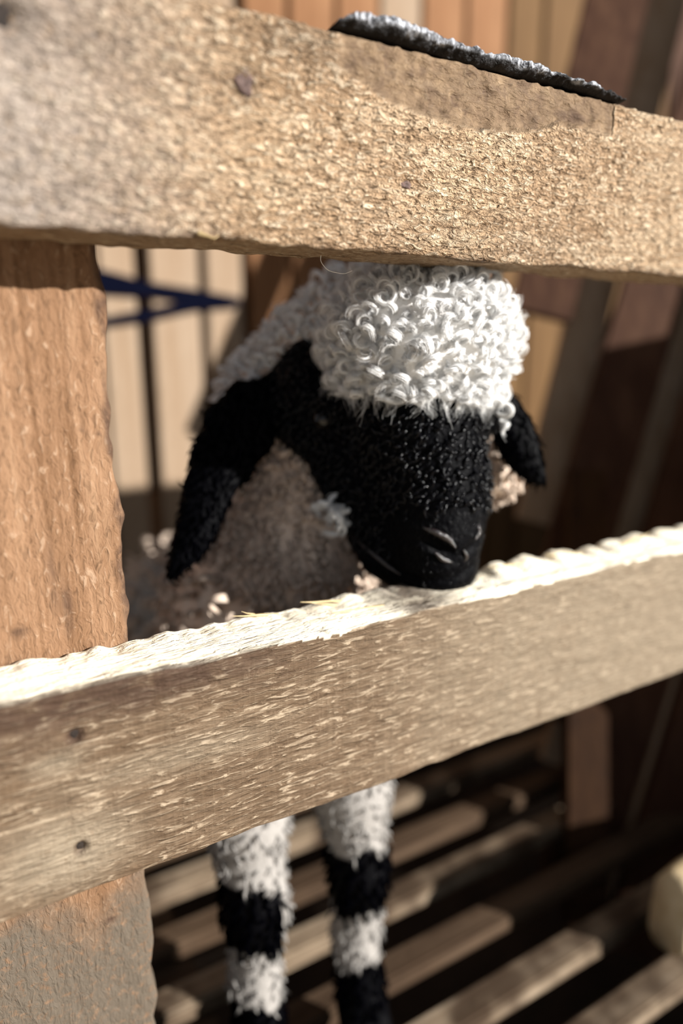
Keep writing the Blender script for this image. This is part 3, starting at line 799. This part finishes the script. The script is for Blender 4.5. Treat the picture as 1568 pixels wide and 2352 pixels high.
def pick(mask, spacing, limit):
    """roots at least `spacing` apart (grid-hash dart throwing)"""
    ids = np.nonzero(mask)[0]; ids = ids[rng.permutation(len(ids))]
    cells = {}; out = []
    for i in ids:
        p = LV[i]; key = tuple((p / spacing).astype(int)); ok = True
        for dx in (-1, 0, 1):
            for dy in (-1, 0, 1):
                for dz in (-1, 0, 1):
                    for q in cells.get((key[0] + dx, key[1] + dy, key[2] + dz), ()):
                        if (LV[q] - p) @ (LV[q] - p) < spacing * spacing: ok = False; break
                    if not ok: break
                if not ok: break
            if not ok: break
        if ok:
            cells.setdefault(key, []).append(i); out.append(i)
            if len(out) >= limit: break
    return np.array(out, int)
def locks(roots, per, length, radius, turns, flow, core, fib, K=18, Kc=18, lift=0.4, flowamt=0.7, wander=0.55, up=1.0, loose=0.25, sides=6, band=0.0):
    """Each root grows a lock that winds round an axis between the skin normal and `flow`: a soft core of packed wool
    with `per` single fibres lying round it and straying from it."""
    n = len(roots); Pn = LV[roots]; Nn = LN[roots]
    fl = np.broadcast_to(np.asarray(flow, float), (n, 3)) + rng.normal(size=(n, 3)) * wander
    fl = fl - Nn * np.sum(fl * Nn, 1, keepdims=True); fl /= np.maximum(np.linalg.norm(fl, axis=1, keepdims=True), 1e-6)
    ax = Nn * lift + fl * flowamt; ax /= np.linalg.norm(ax, axis=1, keepdims=True)
    e1 = np.cross(ax, Nn + 0.3 * rng.normal(size=(n, 3))); e1 /= np.linalg.norm(e1, axis=1, keepdims=True); e2 = np.cross(ax, e1)
    L = length * rng.uniform(0.65, 1.35, n); R0 = radius * rng.uniform(0.65, 1.4, n); T = turns * rng.uniform(0.65, 1.35, n) * rng.choice([-1, 1], n)
    ph = rng.uniform(0, 2 * math.pi, n)
    def curve(Pn, Nn, ax, e1, e2, L, R0, T, ph, t):
        ang = ph[:, None] + 2 * math.pi * T[:, None] * t
        rr = R0[:, None] * np.minimum(1, t * 3.0) * (1 - 0.3 * t)
        u = R0[:, None] * up * np.minimum(1, t * 2.5)
        return Pn[:, None, :] + ax[:, None, :] * (L[:, None] * t)[..., None] + e1[:, None, :] * (rr * np.cos(ang))[..., None] + e2[:, None, :] * (rr * np.sin(ang))[..., None] + Nn[:, None, :] * u[..., None]
    geos = []
    if core > 0:
        t = np.linspace(0, 1, Kc)[None, :]
        prof = np.interp(t[0], [0, 0.25, 0.6, 0.9, 1], [0.9, 1.0, 0.85, 0.45, 0.05])
        cr = core * rng.uniform(0.7, 1.25, n)[:, None] * prof[None, :] * (1 + 0.12 * rng.normal(size=(n, Kc)))
        cc = curve(Pn, Nn, ax, e1, e2, L, R0, T, ph, t)
        for w in ((0.0,) if band == 0 else (-0.7, 0.0, 0.7)):
            geos.append(tube_geo(cc + (ax * w * band)[:, None, :] * (1 - 0.5 * t)[..., None] + rng.normal(size=(n, 1, 3)) * 0.0004 * t[..., None], cr * (1.0 if w == 0 else 0.85), sides))
    if per > 0:
        m = n * per
        rp = lambda v: np.repeat(v, per, 0)
        Nf, axf, e1f, e2f, Lf, Rf, Tf, pf, Pf = [rp(v) for v in (Nn, ax, e1, e2, L, R0, T, ph, Pn)]
        Lf = Lf * rng.uniform(1 - loose, 1 + loose, m); Rf = Rf * rng.uniform(1 - loose, 1 + loose, m); pf = pf + rng.normal(size=m) * loose * 0.9; Tf = Tf * (1 + rng.normal(size=m) * loose * 0.3)
        t = np.linspace(0, 1, K)[None, :]
        o = rng.normal(size=(m, 3)); o /= np.linalg.norm(o, axis=1, keepdims=True); o *= (max(core, 0.0008) * rng.uniform(0.7, 1.35, m))[:, None]
        o += axf * (rng.uniform(-1.15, 1.15, m) * band)[:, None]
        pts = curve(Pf, Nf, axf, e1f, e2f, Lf, Rf, Tf, pf, t) + o[:, None, :] * (1 - 0.55 * t ** 2)[..., None]
        pts += rng.normal(size=(m, 1, 3)) * 0.0008 * (t ** 2)[..., None]
        fr = rng.uniform(fib[0], fib[1], m)[:, None] * (1 - 0.6 * t ** 2)
        geos.append(tube_geo(pts, fr, 3))
    return geos
DOWN = np.array([0, 0, -1.0])
view = LN @ (-VF)
facing = view > -0.4
roots = pick((LAB == W) & (view > -0.25), 0.0064, 800)
stuff('head_wool', locks(roots, 34, 0.0050, 0.0052, 1.1, DOWN * 0.8 - VF * 0.3, 0.00075, (0.00007, 0.00013), K=14, Kc=14, lift=0.45, band=0.0022, loose=0.22, sides=5), M['wool'], lamb, 'tight white curls on the crown')
def pix_of(V):
    q = V - CAM; dep = q @ VF
    return 784 + F * (q @ VR) / dep, 1176 - F * (q @ VU) / dep
LX, LY = pix_of(LV)
fringe = pick((LAB == W) & (view > 0.1) & (LY > 860), 0.0035, 160)
stuff('forelock', locks(fringe, 9, 0.013, 0.0026, 0.7, DOWN, 0.0, (0.00006, 0.0001), K=13, lift=0.3, band=0.0015, loose=0.4), M['wool'], lamb, 'loose white hairs over the brow')
crest = pick((LAB == W) & (view > 0.05) & (LY < 650) & (LX > 900) & (LX < 1110), 0.0045, 60)
stuff('forelock', locks(crest, 22, 0.010, 0.0042, 0.9, -VF * 1.5 + np.array([0, 0, 0.4]), 0.0008, (0.00007, 0.00012), K=13, Kc=13, lift=0.3, band=0.0022, wander=0.3), M['wool'], lamb, 'white curls brushing the upper rail')
tuft = [int(np.argmin(np.linalg.norm(LV - on_skin(x, y), axis=1))) for x, y in ((775, 1140), (790, 1160), (805, 1170), (795, 1190), (808, 1200), (780, 1175), (765, 1150), (1150, 965), (1140, 945))]
stuff('cheek_tuft', locks(np.array(tuft), 26, 0.008, 0.0045, 0.9, DOWN, 0.0011, (0.0001, 0.0002), lift=0.9, band=0.002, up=1.6), M['wool'], lamb, 'white curl on the cheek')
pollm = (LAB == NK) & (view > -0.5) & (LV[:, 2] > 0.55)
roots = pick(pollm, 0.0062, 700)
stuff('poll_wool', locks(roots, 7, 0.009, 0.0046, 1.0, DOWN, 0.0010, (0.0001, 0.0002), K=10, Kc=10, lift=0.4, band=0.0024, sides=4), M['wool'], lamb, 'white wool behind the ears')
neckm = (LAB == NK) & (view > -0.5) & (LV[:, 2] <= 0.55)
roots = pick(neckm, 0.0054, 1900)
stuff('neck_wool', locks(roots, 4, 0.007, 0.0030, 0.8, DOWN, 0.0015, (0.00014, 0.00024), K=8, Kc=8, lift=0.3, band=0.0026, sides=4), M['neck_wool'], lamb, 'white wool curls on the neck, shade painted into their colour')
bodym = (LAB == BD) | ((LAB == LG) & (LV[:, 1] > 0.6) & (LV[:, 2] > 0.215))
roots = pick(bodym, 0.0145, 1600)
stuff('body_wool', locks(roots, 2, 0.011, 0.0058, 0.9, DOWN, 0.0024, (0.0002, 0.0003), K=9, Kc=9, lift=0.4, band=0.003, sides=4), M['neck_wool'], lamb, 'white wool on the trunk, shade painted into its colour')
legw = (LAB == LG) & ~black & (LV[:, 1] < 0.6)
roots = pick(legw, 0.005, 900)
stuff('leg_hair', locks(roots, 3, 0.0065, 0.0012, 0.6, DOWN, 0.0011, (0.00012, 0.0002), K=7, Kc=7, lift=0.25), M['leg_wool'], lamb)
roots = pick((LAB == B) & facing, 0.0037, 1500)
stuff('face_hair', locks(roots, 5, 0.0065, 0.0014, 0.75, DOWN - VR * 0.55, 0.0009, (0.00006, 0.0001), K=9, Kc=9, lift=0.16, up=0.7, sides=5), M['fur'], lamb, 'short curly black hair on the face')
roots = pick((LAB == MZ) & facing, 0.0024, 2000)
stuff('muzzle_hair', locks(roots, 4, 0.0030, 0.0002, 0.3, DOWN - VR * 0.2, 0.0, (0.00005, 0.00008), K=5, lift=0.06, wander=0.25), M['fur'], lamb)
roots = pick(LAB == EAR, 0.0037, 2200)
stuff('ear_hair', locks(roots, 6, 0.0065, 0.0004, 0.4, DOWN, 0.0006, (0.00007, 0.00012), K=6, Kc=6, lift=0.10, sides=4), M['ear_fur'], lamb)
roots = pick((LAB == LG) & black, 0.006, 900)
stuff('leg_hair', locks(roots, 3, 0.009, 0.0008, 0.4, DOWN, 0.0015, (0.0001, 0.0002), K=6, Kc=6, lift=0.2, sides=4), M['ear_fur'], lamb)

# eye under the brow
def ball(name, c, r, mat, parent, sq=(1, 1, 1)):
    import bmesh
    bm = bmesh.new(); bmesh.ops.create_uvsphere(bm, u_segments=20, v_segments=12, radius=1)
    for v in bm.verts: v.co = Vector(c + VR * v.co.x * r * sq[0] + VU * v.co.z * r * sq[2] + VF * v.co.y * r * sq[1])
    me = bpy.data.meshes.new(name); bm.to_mesh(me); bm.free()
    for p in me.polygons: p.use_smooth = True
    return add(name, me, mat, parent)
ball('eye', on_skin(742, 962, 0.0045), 0.0075, M['eye'], lamb)
def rim(name, pix, r, out=0.0):
    p = np.array([on_skin(x, y, -out) for x, y in pix]); tt = np.linspace(0, len(pix) - 1, 4 * len(pix))
    q = np.stack([np.interp(tt, np.arange(len(pix)), p[:, i]) for i in range(3)], -1)
    for _ in range(2): q[1:-1] = (q[:-2] + 2 * q[1:-1] + q[2:]) / 4
    V, Fq = tube_geo(q[None], (r * np.sin(np.linspace(0.25, math.pi - 0.25, len(tt))))[None], 8)
    return add(name, mesh_np(name, V, Fq), M['nose'], lamb)
rim('nostril_rim', [(972, 1212), (1000, 1222), (1030, 1238), (1046, 1258)], 0.0024)
rim('nostril_rim', [(998, 1268), (1015, 1285), (1038, 1292)], 0.0018)
rim('nostril_rim', [(1098, 1205), (1100, 1222), (1090, 1240)], 0.0018)
rim('nostril_rim', [(1064, 1262), (1072, 1278), (1066, 1290)], 0.0014)
rim('lip', [(800, 1222), (845, 1262), (890, 1300), (920, 1320)], 0.0018)

# stray wool fibre caught under the upper rail
cp = [P(720, 560, 0.37), P(738, 580, 0.373), P(735, 600, 0.376), P(752, 622, 0.38), P(790, 630, 0.385), P(808, 622, 0.39)]
tt = np.linspace(0, 5, 26); cpa = np.array(cp)
pts = np.stack([np.interp(tt, np.arange(6), cpa[:, i]) for i in range(3)], -1)
for _ in range(3): pts[1:-1] = (pts[:-2] + pts[1:-1] * 2 + pts[2:]) / 4
V, Fq = tube_geo(pts[None], np.full((1, 26), 0.00016), 4)
o = add('wool_fibre', mesh_np('wool_fibre', V, Fq), M['wool'])
tag(o, 'single pale wool fibre dangling from the upper rail above the lamb', 'fibre')
